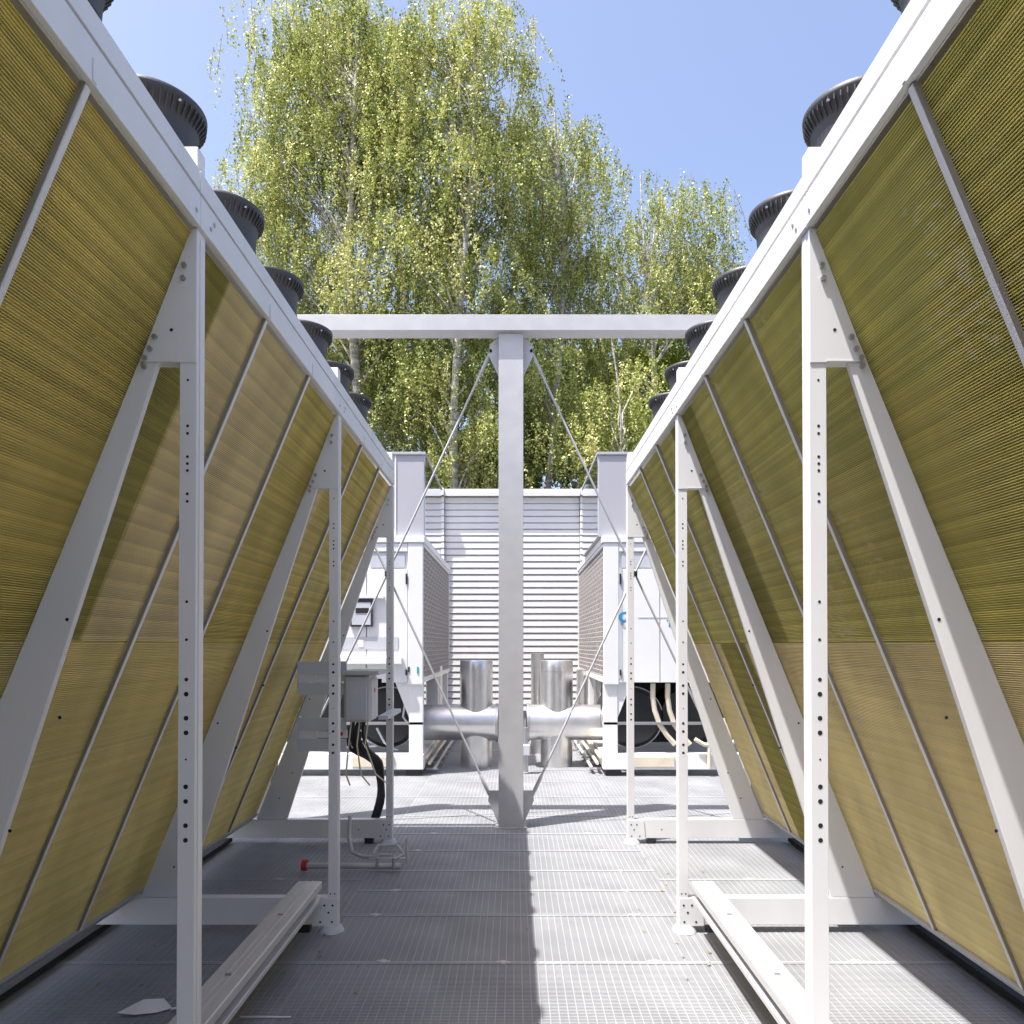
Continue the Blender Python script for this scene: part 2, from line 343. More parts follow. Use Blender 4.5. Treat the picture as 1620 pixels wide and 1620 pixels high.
    for segs, z0, z1 in ((up, 1.415, 2.526), (lo, .205, 1.413)):  # halves coloured apart: shaded undersides above eye level, lit tops below
        pitch = .0060; n = int((z1-z0)/pitch)
        rnd = random.Random(3 + int(s) + int(z0*10))
        offs = []; v = 0
        for i in range(n):
            v = .6*v + rnd.uniform(-.0007, .0007); offs.append(v)
        for ya, yb, mm in segs:
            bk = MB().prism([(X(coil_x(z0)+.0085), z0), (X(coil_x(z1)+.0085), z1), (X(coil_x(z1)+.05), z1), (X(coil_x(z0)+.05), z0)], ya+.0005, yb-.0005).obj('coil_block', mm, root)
            fb = MB()
            for i in range(n):
                z = z0 + (i+.5)*pitch; x0 = coil_x(z) + offs[i]; x1 = coil_x(z) + .0095; h = .0010
                dz = .0016
                xa, xb = X(x0), X(x1)
                fb.add([(xa,ya+.001,z-h-dz),(xa,yb-.001,z-h-dz),(xb,yb-.001,z-h+dz),(xb,ya+.001,z-h+dz),(xa,ya+.001,z+h-dz),(xa,yb-.001,z+h-dz),(xb,yb-.001,z+h+dz),(xb,ya+.001,z+h+dz)],
                       [(0,1,2,3),(4,5,6,7),(0,1,5,4)])
            fb.obj('tube_row', mm, bk, fix=False, kind='stuff')
    # joint strip between upper and lower coils, dark pan added under the V to stand for shade
    MB().prism([(X(coil_x(1.41)+.006),1.4115),(X(coil_x(1.41)+.006),1.4165),(X(coil_x(1.41)+.06),1.4165),(X(coil_x(1.41)+.06),1.4115)], F[0]+.004, F[4]-.004).obj('coil_joint', 'coil_shaded', root)
    MB().box(X(2.0), X(2.12), F[0], F[4], .012, .039).obj('added_shade_pan', 'under', root)
    # fans
    zf = ZT - .010
    cx = 1.132
    sh = MB().lathe((0,0,0), [(.128,0),(.129,.12),(.131,.25),(.134,.300),(.142,.330),(.155,.356),(.1625,.364),(.1635,.380),(.156,.384),(.146,.366),(.130,.30),(.124,.2),(.122,.0)], 56).mesh('fan_shroud', 'fan', smooth=True)
    rb = MB()
    for k in range(52):
        a = 2*math.pi*k/52; ca, sa = math.cos(a), math.sin(a)
        pr = [(.1335,.312),(.1605,.346),(.1618,.3645),(.1540,.3555),(.1415,.3295)]
        t = .002
        vs = [(r*ca - t*sg*sa, r*sa + t*sg*ca, z) for sg in (-1,1) for r, z in pr]
        m_ = len(pr); rb.add(vs, [tuple(range(m_)), tuple(range(2*m_-1, m_-1, -1))] + [(i, i+m_, (i+1)%m_+m_, (i+1)%m_) for i in range(m_)])
    for z in (.15, .235): rb.lathe((0,0,0), [(.1295,z),(.1335,z),(.1335,z+.004),(.1295,z+.004)], 40)
    rbm = rb.mesh('shroud_rib_ring', 'fan')
    bl = MB(); bl.lathe((0,0,0), [(0,.24),(.04,.24),(.045,.15),(0,.15)], 16)
    for k in range(5):
        a = 2*math.pi*k/5; ca, sa = math.cos(a), math.sin(a)
        bl.obox((ca*.08, sa*.08, .20), [(ca,sa,0), (-sa*.9,ca*.9,.43), (sa*.43,-ca*.43,.9)], [.038,.026,.002])
    blm = bl.mesh('fan_blade_set', 'fan')
    bx = MB().box(-.014,.014,-.012,.012,-.012,.012).mesh('rim_screw', 'steel')
    for row, xc in enumerate((cx, 2.68)):
        for k in range(12):
            y = FY[0] + 1.66/6 + k*1.66/3 - .01
            f = bpy.data.objects.new('fan_shroud', sh); COL.objects.link(f); f.location = (X(xc), y, zf); f.parent = root
            for nm, me in (('shroud_rib_ring', rbm), ('fan_blade_set', blm)):
                c = bpy.data.objects.new(nm, me); COL.objects.link(c); c.parent = f
                if nm[:6] == 'shroud': c['kind'] = 'stuff'
            c = bpy.data.objects.new('rim_screw', bx); COL.objects.link(c); c.parent = f
            a = R(-35 if s < 0 else 215); c.location = (.1615*math.cos(a), .1615*math.sin(a), .350); c.scale = (.25,.25,.25)
    return root
dcl = dry_cooler(-1, 0, 'white framed dry cooler with golden coils and black fans, left of the walkway in shade')
dcr = dry_cooler(1, -.062, 'white framed dry cooler with golden coils and black fans, right of the walkway in sun')

# ------------------------------------------------------------------ aluminium trunking on the bottom beams
def trunk(x0, x1, label):
    s = 1 if x0 > 0 else -1
    r = empty('cable_trunking', label, 'cable trunking', 'aluminium trunkings along the feet of the coolers')
    y0, y1 = -.6, 3.66; a, b = sorted((x0, x1)); inn = x0
    MB().box(a, b, y0, y1, .232, .268).obj('trunking_lid', 'alu', r, bevel=.004)
    MB().box(inn+s*.03, (x1)-s*.002, y0+.002, y1-.002, .196, .2315).obj('trunking_body', 'steel', r)
    MB().box(inn+s*.002, x1, y0, y1, .174, .1955).obj('trunking_base', 'alu', r, bevel=.003)
    m = (a+b)/2
    for dx in (-.012, .012): MB().box(m+dx-.0012, m+dx+.0012, y0, y1, .2681, .2700).obj('lid_groove', 'alu', r)
    for y in (1.3, 2.62, 3.2):
        MB().box(m-.011, m+.011, y-.006, y+.006, .2682, .2735).obj('lid_clip', 'steel', r, bevel=.001)
trunk(-.925, -1.04, 'aluminium cable trunking on the floor beams left of the walkway, in shade')
trunk(.850, .955, 'sunlit aluminium cable trunking on the floor beams right of the walkway')

# ------------------------------------------------------------------ steel frame with cross bracing
fr = empty('steel_frame', 'galvanised steel goalpost frame with crossed tie rods at the end of the walkway', 'steel frame', loc=(0,0,0))
def column(x, y=5.81):
    b = MB(); b.box(x-.095, x+.095, y, y+.012, .012, 3.80); b.box(x-.095, x+.095, y+.178, y+.19, .012, 3.80); b.box(x-.005, x+.005, y+.012, y+.178, .012, 3.80)
    b.obj('column', 'galv', fr, bevel=.002)
    MB().box(x-.12, x+.12, y-.02, y+.21, -.03, .011).obj('base_plate', 'galv', fr)
CX = -.027
column(CX)
column(-1.96); column(1.90)
b = MB(); b.box(-2.06, 2.0, 5.77, 5.782, 3.81, 3.93); b.box(-2.06, 2.0, 5.782, 5.928, 3.81, 3.822); b.box(-2.06, 2.0, 5.914, 5.926, 3.822, 3.918); b.box(-2.06, 2.0, 5.782, 5.928, 3.918, 3.93)
b.obj('beam', 'galv', fr, bevel=.002)
yr = 5.90
for sx in (-1, 1):
    xi = CX + sx*.16; xo = CX + sx*1.77
    for zi, zo in ((3.69, .22), (.22, 3.69)):
        A = Vector((xi, yr + (.0 if zi > 1 else .022), zi)); B_ = Vector((xo, yr + (.0 if zi > 1 else .022), zo)); d = (B_-A).normalized()
        rod = MB().tube([A + d*.05, B_ - d*.05], .0085, 10).obj('tie_rod', 'galv', fr, smooth=True)
        b = MB()
        for E, dd in ((A, d), (B_, -d)):
            b.tube([E+dd*.0, E+dd*.03, E+dd*.10, E+dd*.17, E+dd*.19], [.010,.014,.015,.014,.010], 10)
            b.tube([E+Vector((0,-.03,0)), E+Vector((0,.03,0))], .014, 10)
        b.obj('turnbuckle', 'galv', rod, smooth=True)
        # fin plates welded to column
        zz = 1 if zi > 1 else -1
        cf = CX + sx*.096
        MB().prism([(cf, zi+.11*zz), (cf+sx*.07, zi+.05*zz), (cf+sx*.075, zi-.04*zz), (cf, zi-.18*(-zz) if zi < 1 and False else zi-.20*zz if zi > 1 else zi-.04)] if zi > 1 else
                   [(cf, zi+.06), (cf+sx*.075, zi+.06), (cf+sx*.08, zi-.02), (cf, zi-.20)], yr+.03-.06, yr-.02+.0).obj('gusset_plate', 'galv', fr, bevel=.001)
    # crossing piece
    MB().lathe(((xi+xo)/2, yr-.02, 1.955), [(0,-.02),(.016,-.02),(.016,.02),(0,.02)], 10).obj('crossing_sleeve', 'rubber', fr)

# ------------------------------------------------------------------ chillers
def box_panel_chiller(s, off, label, left):
    X = lambda x: s*x + off
    r = empty('chiller', label, 'chiller', 'packaged chillers in front of the louvre wall')
    def P(b, n, m='paint2', **k): return b.obj(n, m, r, **k)
    y0, y1 = 8.15, 11.4; xi, xo = .985, 2.75
    P(MB().box(X(xi+.045), X(xo), y0+.02, y1-.02, 1.0, 2.50), 'cabinet', bevel=.006)
    P(MB().box(X(xi-.02), X(xo+.02), y0-.015, y1+.01, 2.505, 2.575), 'roof_cap', bevel=.006)
    # corner pillar
    P(MB().box(X(xi), X(xi+.16), y0-.006, y0+.06, .98, 2.50), 'corner_pillar', bevel=.005)
    # front doors
    xs = [(xi+.165, xi+.60), (xi+.61, xi+1.15), (xi+1.16, xo)]
    for i, (a, c) in enumerate(xs):
        P(MB().box(X(a), X(c), y0-.0, y0+.018, 1.002, 2.22), 'door', bevel=.004)
        P(MB().box(X(a), X(c), y0-.004, y0+.018, 2.41, 2.498), 'upper_rail', bevel=.003)
        P(MB().box(X(a+.03), X(c-.03), y0+.005, y0+.0195, 2.235, 2.395), 'recess_panel', 'greyp', bevel=.002)  # grey colour stands for the shadow in the recess
    P(MB().box(X(xi+.168), X(xi+.185), y0-.016, y0-.001, 2.06, 2.17), 'hinge', 'rubber')
    P(MB().box(X(xi+.168), X(xi+.185), y0-.016, y0-.001, 1.08, 1.14), 'hinge', 'rubber')
    if left:
        P(MB().box(X(1.52), X(1.76), y0-.035, y0-.001, 1.60, 1.90), 'display_frame', 'display', bevel=.004)
        P(MB().box(X(1.54), X(1.74), y0-.039, y0-.0355, 1.62, 1.86), 'display_face', 'greyp')
        P(MB().box(X(1.56), X(1.70), y0-.043, y0-.0395, 1.745, 1.80), 'display_screen', 'rubber')
        P(MB().box(X(1.40), X(1.80), y0-.05, y0-.001, 1.905, 1.93), 'display_hood', 'paint2')
        P(MB().box(X(1.25), X(1.9), y0-.006, y0-.001, 1.36, 1.49), 'label_band', 'greyp')
        P(MB().box(X(1.62), X(1.68), y0-.009, y0-.0065, 1.38, 1.46), 'rating_plate', 'plastic_white')
        P(MB().box(X(1.2), X(1.9), y0-.08, y0-.001, 1.20, 1.27), 'drip_ledge', 'paint2', bevel=.005)
        P(MB().box(X(1.125), X(1.145), y0-.012, y0-.007, 1.11, 1.17), 'dark_badge', 'display')
        P(MB().box(X(1.03), X(1.048), y0-.012, y0-.007, 1.10, 1.17), 'badge_mark', 'teal')
        P(MB().lathe((0,0,0), [(0,0),(.006,0)], 8), 'tiny', 'teal') if False else None
    else:
        P(MB().box(X(xi+.14+.02), X(xi+.2), y0-.003, y0+.019, 1.04, 2.23), 'door_slot', 'greyp')
        # round blue emblem: an open ring
        rg = MB(); c0 = (xi+.215); n = 20; a0, a1 = R(70), R(290)
        for i in range(n):
            t0 = a0 + (a1-a0)*i/n; t1 = a0 + (a1-a0)*(i+1)/n
            ro, ri = .058, .034
            rg.add([(X(c0+ro*math.cos(t0)), y0-.014, 1.70+ro*math.sin(t0)), (X(c0+ro*math.cos(t1)), y0-.014, 1.70+ro*math.sin(t1)),
                    (X(c0+ri*math.cos(t1)+.012), y0-.014, 1.70+ri*math.sin(t1)), (X(c0+ri*math.cos(t0)+.012), y0-.014, 1.70+ri*math.sin(t0))], [(0,1,2,3)])
        rg.add([(X(c0+.014), y0-.014, 1.745), (X(c0+.03), y0-.014, 1.745), (X(c0+.03), y0-.014, 1.762), (X(c0+.014), y0-.014, 1.762)], [(0,1,2,3)])
        P(rg, 'round_emblem', 'blue', fix=False)
        rg = MB()
        for pts in ([(1.69,1.675),(1.71,1.675),(1.70,1.60),(1.68,1.60)], [(1.66,1.675),(1.675,1.675),(1.675,1.66),(1.66,1.66)]):
            rg.add([(X(x), y0-.003, z) for x, z in pts], [(0,1,2,3)])
        P(rg, 'blue_mark', 'blue', fix=False)
        P(MB().box(X(1.35), X(1.75), y0-.004, y0-.001, 1.70, 1.703), 'door_seam', 'greyp')
    # condenser side with guard grille
    P(MB().box(X(xi+.012), X(xi+.044), y0+.06, y1-.03, 1.06, 2.47), 'condenser_coil', 'condenser')
    b = MB(); ny, nz = 22, 26
    for i in range(ny+1):
        y = y0+.07 + (y1-y0-.13)*i/ny; b.box(X(xi+.002), X(xi+.006), y-.0025, y+.0025, 1.06, 2.47)
    for j in range(nz+1):
        z = 1.07 + 1.39*j/nz; b.box(X(xi-.002), X(xi+.0015), y0+.06, y1-.04, z-.003, z+.003)
        if j < nz:
            for i in range(ny):
                if (i+j) % 2 == 0:
                    y = y0+.07 + (y1-y0-.13)*(i+.5)/ny
                    b.add([(X(xi+.0085), y-.03, z+.008), (X(xi+.0085), y+.03, z+.008), (X(xi-.003), y+.03, z+.028), (X(xi-.003), y-.03, z+.028)], [(0,1,2,3)])
    P(b, 'guard_grille', 'grille', kind='stuff', fix=False)
    P(MB().box(X(xi-.008), X(xi+.01), y0+.06, y1, 2.47, 2.5), 'side_trim', bevel=.002)
    P(MB().box(X(xi-.008), X(xi+.01), y0+.06, y1, 1.0, 1.055), 'side_trim', bevel=.002)
    P(MB().box(X(xi-.008), X(xi+.01), y1-.03, y1+.0, 1.056, 2.468), 'side_trim', bevel=.002)
    # legs and skid
    for yy in (y0+.02, y1-.25, (y0+y1)/2):
        P(MB().box(X(xi), X(xi+.15), yy, yy+.10, .24, .999), 'skid_leg', bevel=.004)
        P(MB().box(X(xo-.16), X(xo-.02), yy, yy+.10, .24, .999), 'skid_leg', bevel=.004)
    P(MB().prism([(X(xi+.151), .999), (X(xi+.30), .999), (X(xi+.151), .62)], y0+.03, y0+.04), 'leg_brace')
    P(MB().box(X(xi-.01), X(xo), y0-.02, y0+.14, .07, .235), 'skid_beam', 'paint2', bevel=.006)
    P(MB().box(X(xi-.01), X(xi+.15), y0+.15, y1, .09, .235), 'skid_beam', 'paint2', bevel=.006)
    P(MB().box(X(xi+.3), X(xi+.75), y0-.035, y0-.021, .10, .21), 'skid_cover', 'cream', bevel=.004)
    P(MB().box(X(xi+.02), X(xi+.18), y0+.0, y0+.1, .0, .069), 'skid_foot', 'rubber')
    P(MB().box(X(xo-.3), X(xo-.1), y0+.0, y0+.1, .0, .069), 'skid_foot', 'rubber')
    P(MB().box(X(xi+.02), X(xi+.18), y1-.2, y1-.1, .0, .089), 'skid_foot', 'rubber')
    P(MB().box(X(xi+.16), X(xo), y0+1.0, y0+1.1, .236, .998), 'back_baffle', 'rubber')
    # compressor shell, pipework
    tx = xi + (.42 if left else .35)
    P(MB().tube([(X(tx), y0+.22, .60), (X(tx), y0+.24, .60), (X(tx), y0+.30, .60), (X(tx), y0+1.0, .60)], [.2,.29,.335,.335], 32), 'compressor_shell', 'rubber', smooth=True)
    P(MB().tube([(X(tx), y0+.30, .60), (X(tx), y0+.33, .60)], .345, 32), 'shell_band', 'greyp', smooth=True)
    P(MB().tube([(X(tx+.62), y0+.3, .62), (X(tx+.62), y0+1.0, .62)], .30, 28), 'compressor_shell', 'rubber', smooth=True)
    P(MB().box(X(xi), X(xo-.6), y0+.02, y0+.05, .545, .575), 'cross_strut', 'steel', bevel=.002)
    ps = []
    if left:
        ps = [[(1.10,.99),(1.13,.86),(1.17,.7),(1.13,.55)],[(1.16,.99),(1.19,.8),(1.22,.62),(1.10,.45),(1.16,.36)],[(1.5,.5),(1.42,.34),(1.35,.27),(1.28,.25)],[(1.75,.4),(1.6,.36),(1.5,.3),(1.9,.28)]]
        for p in ps: P(MB().tube([(X(x), y0+.12+.02*i, z) for i, (x, z) in enumerate(p)], .012, 8), 'pipe', 'greyp', smooth=True)
    else:
        for x in (1.52, 1.68):
            P(MB().tube([(X(x), y0+.05, .99), (X(x), y0+.06, .84), (X(x+.02), y0+.06, .70), (X(x+.07), y0+.06, .55), (X(x+.16), y0+.06, .42), (X(x+.24), y0+.06, .33)], .028, 12), 'hose', 'cream', smooth=True)
        for x in (2.1, 2.2, 2.32): P(MB().tube([(X(x-.06), y0-.04, .62), (X(x), y0-.05, .42), (X(x), y0-.05, .1)], .02, 10), 'hose', 'cream', smooth=True)
        P(MB().tube([(X(1.95), y0-.04, .40), (X(2.05), y0-.05, .34), (X(2.3), y0-.05, .33), (X(2.42), y0-.05, .42)], .022, 10), 'hose', 'cream', smooth=True)
    # pipe run along the inner foot of the unit
    for dx, z, m_ in ((-.06,.12,'cream'),(-.12,.07,'galv'),(-.03,.19,'cream')):
        P(MB().tube([(X(xi+dx), y0+.1, z), (X(xi+dx), y0+1.3, z+.01), (X(xi+dx), y1, z)], .018, 8), 'pipe', m_, smooth=True)
    for k in range(6): P(MB().box(X(xi-.15), X(xi-.012), y0+.2+k*.45, y0+.24+k*.45, .03, .05), 'pipe_saddle', 'galv')
    return r
box_panel_chiller(-1, 0, 'white chiller with grey display panel, behind the left dry cooler', True)
box_panel_chiller(1, -.025, 'white chiller with round blue emblem and cream hoses, behind the right dry cooler', False)
def hood(s, off, label):
    X = lambda x: s*x + off
    r = empty('air_hood', label, 'air hood', 'tall grey hoods on the chillers')
    MB().box(X(.98), X(2.6), 8.22, 10.1, 2.58, 3.47).obj('casing', 'hoodg', r, bevel=.006)
    MB().box(X(.965), X(2.62), 8.205, 10.115, 3.471, 3.50).obj('top_trim', 'hoodg', r, bevel=.003)
    MB().box(X(.974), X(.9795), 8.24, 10.08, 2.585, 3.465).obj('side_panel', 'mirror', r, bevel=.001)
    MB().box(X(1.285), X(1.30), 8.212, 8.219, 2.585, 3.468).obj('seam_trim', 'paint2', r)
hood(-1, 0, 'tall pale grey hood standing on the left chiller')
hood(1, -.07, 'tall pale grey hood standing on the right chiller')

# ------------------------------------------------------------------ louvre wall
wall = empty('louvre_wall', 'white horizontal slat louvre wall between the chillers, below the birches', 'wall')
runs = [((-1.10,12.0),(1.03,12.0)), ((-4.5,11.90),(-1.105,11.93)), ((1.035,11.93),(4.5,11.90))]
pz = .1028
for ri, (A, B_) in enumerate(runs):
    A = Vector((*A, 0)); B_ = Vector((*B_, 0)); t = (B_-A).normalized(); nrm = Vector((t.y, -t.x, 0)); L = (B_-A).length
    prof = [(0, 0), (.014, .004), (.025, .012), (.017, .086), (.008, .093), (0, .093)]   # outwards, up
    b = MB(); n = len(prof)
    vs = [tuple(nrm*o + Vector((0,0,z))) for o, z in prof] + [tuple(t*(L-.002) + nrm*o + Vector((0,0,z))) for o, z in prof]
    b.add(vs, [tuple(range(n)), tuple(range(2*n-1,n-1,-1))] + [(i, i+n, (i+1)%n+n, (i+1)%n) for i in range(n)])
    me = b.mesh('slat', 'slat')
    for k in range(33):
        o = bpy.data.objects.new('slat', me); COL.objects.link(o); o.location = (A.x, A.y, .36 + k*pz); o.parent = wall
    ang = math.atan2(t.y, t.x)
    b = MB(); b.box(0, L, .0005, .12, -.4, 3.77); o = b.obj('wall_backing', 'wallback', wall); o.location = (A.x, A.y, 0); o.rotation_euler.z = ang
    b = MB(); b.box(0, L, -.13, .14, 3.775, 3.855); b.box(0, L, -.13, -.123, 3.745, 3.7745); o = b.obj('coping', 'slat', wall, bevel=.004); o.location = (A.x, A.y, .002*ri); o.rotation_euler.z = ang

# ------------------------------------------------------------------ clad pipes
def tpipe(xv, xa, xb, xf, label):
    r = empty('clad_pipe', label, 'pipe', 'metal clad pipes by the louvre wall')
    y = 8.86; rr = .190
    MB().lathe((xv, y, 0), [(0,1.226),(rr-.004,1.226),(rr,1.22),(rr,1.12),(rr+.003,1.12),(rr+.003,1.105),(rr,1.105),(rr,.50)], 40).obj('upright_pipe', 'clad', r, smooth=True)
    MB().lathe((xv, y, 0), [(rr-.005,.50),(rr-.005,.0)], 40).obj('pipe_foot', 'clad', r, smooth=True)
    MB().tube([(xa, y-.03, .505), (xb, y-.03, .505)], .207, 40).obj('cross_pipe', 'clad', r, smooth=True)
    MB().tube([(xf-.015, y-.03, .505), (xf+.015, y-.03, .505)], .225, 32).obj('flange', 'steel', r, smooth=True)
    for x in (xa*.6+xb*.4, xa*.25+xb*.75): MB().tube([(x-.006, y-.03, .505), (x+.006, y-.03, .505)], .2095, 40).obj('cladding_band', 'clad', r, smooth=True)
tpipe(-.445, -1.45, -.19, -.205, 'large metal clad pipe with an upright branch, left of the centre column')
tpipe(.490, .14, 1.4, .155, 'large metal clad pipe with an upright branch, right of the centre column')
for x, y, rr, z1, lb in [(-1.08,10.2,.11,1.12,'slim metal clad upright pipe under the left chiller'), (.30,9.9,.085,1.30,'slim dark upright pipe beside the right large pipe'),
                     (.90,10.1,.075,1.08,'slim metal upright pipe beneath the right chiller grille'), (1.09,9.6,.09,1.02,'metal upright pipe tucked behind the right chiller leg')]:
    tag(MB().lathe((x, y, 0), [(0,z1),(rr,z1),(rr,0)], 24).obj('upright_pipe', 'clad', smooth=True), lb, 'pipe')
# red/grey valve beside the column
v = empty('valve', 'small grey valve body on the floor right beside the centre column', 'valve')
MB().tube([(.12, 8.3, .02), (.12, 8.3, .5)], .03, 10).obj('valve_stem', 'steel', v, smooth=True)
MB().box(.07, .17, 8.24, 8.36, .2, .32).obj('valve_body', 'greyp', v, bevel=.01)

# ------------------------------------------------------------------ control cabinet with its rails
cab = empty('control_cabinet', 'grey control cabinet on two rails behind the middle post of the left cooler', 'control cabinet')
MB().box(-1.01, -.862, 4.50, 4.74, .945, 1.225).obj('cabinet_body', 'greyp', cab, bevel=.004)
MB().box(-.998, -.874, 4.484, 4.4995, .957, 1.213).obj('cabinet_door', 'greyp', cab, bevel=.004)
MB().box(-.975, -.90, 4.481, 4.4838, .975, 1.19).obj('door_inset', 'greyp', cab, bevel=.001)
MB().box(-1.02, -.80, 4.46, 4.80, 1.226, 1.25).obj('cabinet_hood', 'galv', cab, bevel=.003)
MB().tube([(-.8615, 4.6, 1.13), (-.845, 4.6, 1.13)], .014, 12).obj('red_knob', 'red', cab)
for k in range(5): MB().box(-.8615, -.848, 4.53+k*.04, 4.55+k*.04, .96, 1.20).obj('cable_gland_strip', 'plastic_white', cab)
MB().box(-.86, -.835, 4.76, 4.775, 1.16-.02, 1.19).obj('side_tab', 'hole', cab)
for z0, z1 in ((1.105, 1.305), (.77, .97)):
    b = MB(); b.box(-1.295, -1.0, 4.52, 4.524, z0, z0+.075); b.box(-1.295, -1.0, 4.52, 4.524, z1-.075, z1); b.box(-1.295, -1.29, 4.524, 4.6, z0, z1)
    b.obj('rail_channel', 'greyp', cab, bevel=.001)
    b = MB(); b.box(-1.295, -1.0, 4.545, 4.56, z0+.076, z1-.076); b.obj('strap', 'plastic_white', cab)
    b = MB(); b.box(-1.20, -1.18, 4.535, 4.544, z0+.045, z1-.055); b.obj('strap_buckle', 'plastic_white', cab)
MB().box(-.86, -.80, 4.8, 5.35, .93, .955).obj('support_arm', 'greyp', cab)
MB().tube([(-1.04, 4.55, 1.10), (-1.06, 4.55, 1.03), (-1.09, 4.55, .975)], .010, 8).obj('loose_strap', 'plastic_white', cab)
MB().box(-1.10, -1.02, 4.50, 4.515, .865, .885).obj('red_tape', 'red', cab)

bun = empty('cable_bundle', 'black cable bundle hanging from the control cabinet down to the floor', 'cables')
for k in range(6):
    dx = (k-2.5)*.009; rn = random.Random(k)
    pts = [(-.95+dx*1.5, 4.62, .945), (-.97+dx*2, 4.62, .86), (-.95+dx*2.2, 4.66, .76), (-.885+dx, 4.85, .66), (-.90+dx*.5, 5.1, .48), (-.96+dx*.7, 5.4, .28), (-1.07+dx*1.3, 5.62, .004)]
    pts = [Vector(p) + Vector((rn.uniform(-.01,.01), 0, 0)) for p in pts]
    out = []
    for i in range(len(pts)-1):
        for u in (0, .33, .66):
            p0 = pts[max(i-1,0)]; p1 = pts[i]; p2 = pts[i+1]; p3 = pts[min(i+2, len(pts)-1)]
            out.append(.5*((2*p1)+(p2-p0)*u+(2*p0-5*p1+4*p2-p3)*u*u+(3*p1-p0-3*p2+p3)*u**3))
    out.append(pts[-1])
    MB().tube(out, .0115, 8).obj('cable', 'rubber', bun, smooth=True)
for k in range(3):
    MB().tube([(-.98+.05*k, 4.56, .945), (-1.0+.05*k, 4.58, .8), (-1.02+.09*k, 4.6, .62), (-1.0+.12*k, 4.62, .55)], .005, 6).obj('thin_wire', 'cream', bun, smooth=True)

# floor conduit with red end cap and clamp
cd = empty('conduit_clamp', 'galvanised conduit with red end cap and clamp lying across the grating', 'conduit')
MB().tube([(-1.28, 4.68, .045), (-.70, 4.68, .045)], .018, 16).obj('conduit', 'galv', cd, smooth=True)
MB().tube([(-1.305, 4.68, .05), (-1.275, 4.68, .05)], .035, 16).obj('end_cap', 'red', cd, smooth=True)
MB().tube([(-1.06, 4.9, .30), (-1.055, 4.85, .17), (-1.02, 4.78, .10), (-.95, 4.74, .085), (-.84, 4.72, .085)], .012, 10).obj('flex_conduit', 'galv', cd, smooth=True)
b = MB()
for a_, c_ in [((-.88,4.74,.10),(-.86,4.80,.14)), ((-.86,4.80,.14),(-.74,4.80,.14)), ((-.74,4.80,.14),(-.69,4.74,.10)), ((-.69,4.74,.10),(-.74,4.68,.085)), ((-.66,4.7,.05),(-.67,4.72,.20)), ((-.88,4.74,.10),(-.76,4.72,.10))]:
    b.tube([a_, c_], .008, 8)
b.box(-.90, -.68, 4.70, 4.73, .071, .083)
b.obj('clamp_frame', 'galv', cd)
for x in (-.84, -.74): MB().tube([(x, 4.66, .03), (x, 4.66, .10)], .011, 6).obj('clamp_bolt', 'steel', cd)

# litter
lt = MB(); lt.add([(-1.50,2.88,.012),(-1.43,2.94,.035),(-1.36,2.96,.03),(-1.31,2.92,.012),(-1.36,2.895,.006),(-1.43,2.87,.010)], [(0,1,5),(1,2,4,5),(2,3,4)])
lt.add([(-1.31,2.92,.012),(-1.25,2.93,.02),(-1.17,2.88,.012),(-1.17,2.872,.012),(-1.25,2.915,.02),(-1.31,2.905,.012)], [(0,1,4,5),(1,2,3,4)])
o = lt.obj('plastic_strip', 'plastic_white', fix=False); sm = o.modifiers.new('s', 'SOLIDIFY'); sm.thickness = .0015
tag(o, 'torn white plastic strip lying on the shaded grating, bottom left', 'litter')
tag(MB().box(-1.03+.0, -.84, 2.862, 2.868, .003, .007).obj('cable_tie', 'plastic_white'), 'thin pale cable tie lying on the grating next to the left trunking', 'litter')

lf = MB(); rl = random.Random(11)
for i in range(150):
    x = rl.choice([rl.uniform(-1.9, 1.9), rl.gauss(.86, .12), rl.gauss(-.9, .12), rl.gauss(-1.7, .2)]); y = rl.uniform(1.6, 7.5); a = rl.uniform(0, 6.28); q = rl.uniform(.006, .014)
    c, d_ = math.cos(a)*q, math.sin(a)*q; z = .0055
    lf.add([(x-c, y-d_, z), (x+d_*.6, y-c*.6, z+rl.uniform(0,.006)), (x+c, y+d_, z+.002), (x-d_*.6, y+c*.6, z)], [(0,1,2,3)])
o = lf.obj('fallen_leaf_litter', 'litter', fix=False, kind='stuff'); tag(o, 'small dry birch leaves scattered over the grating', 'leaves')
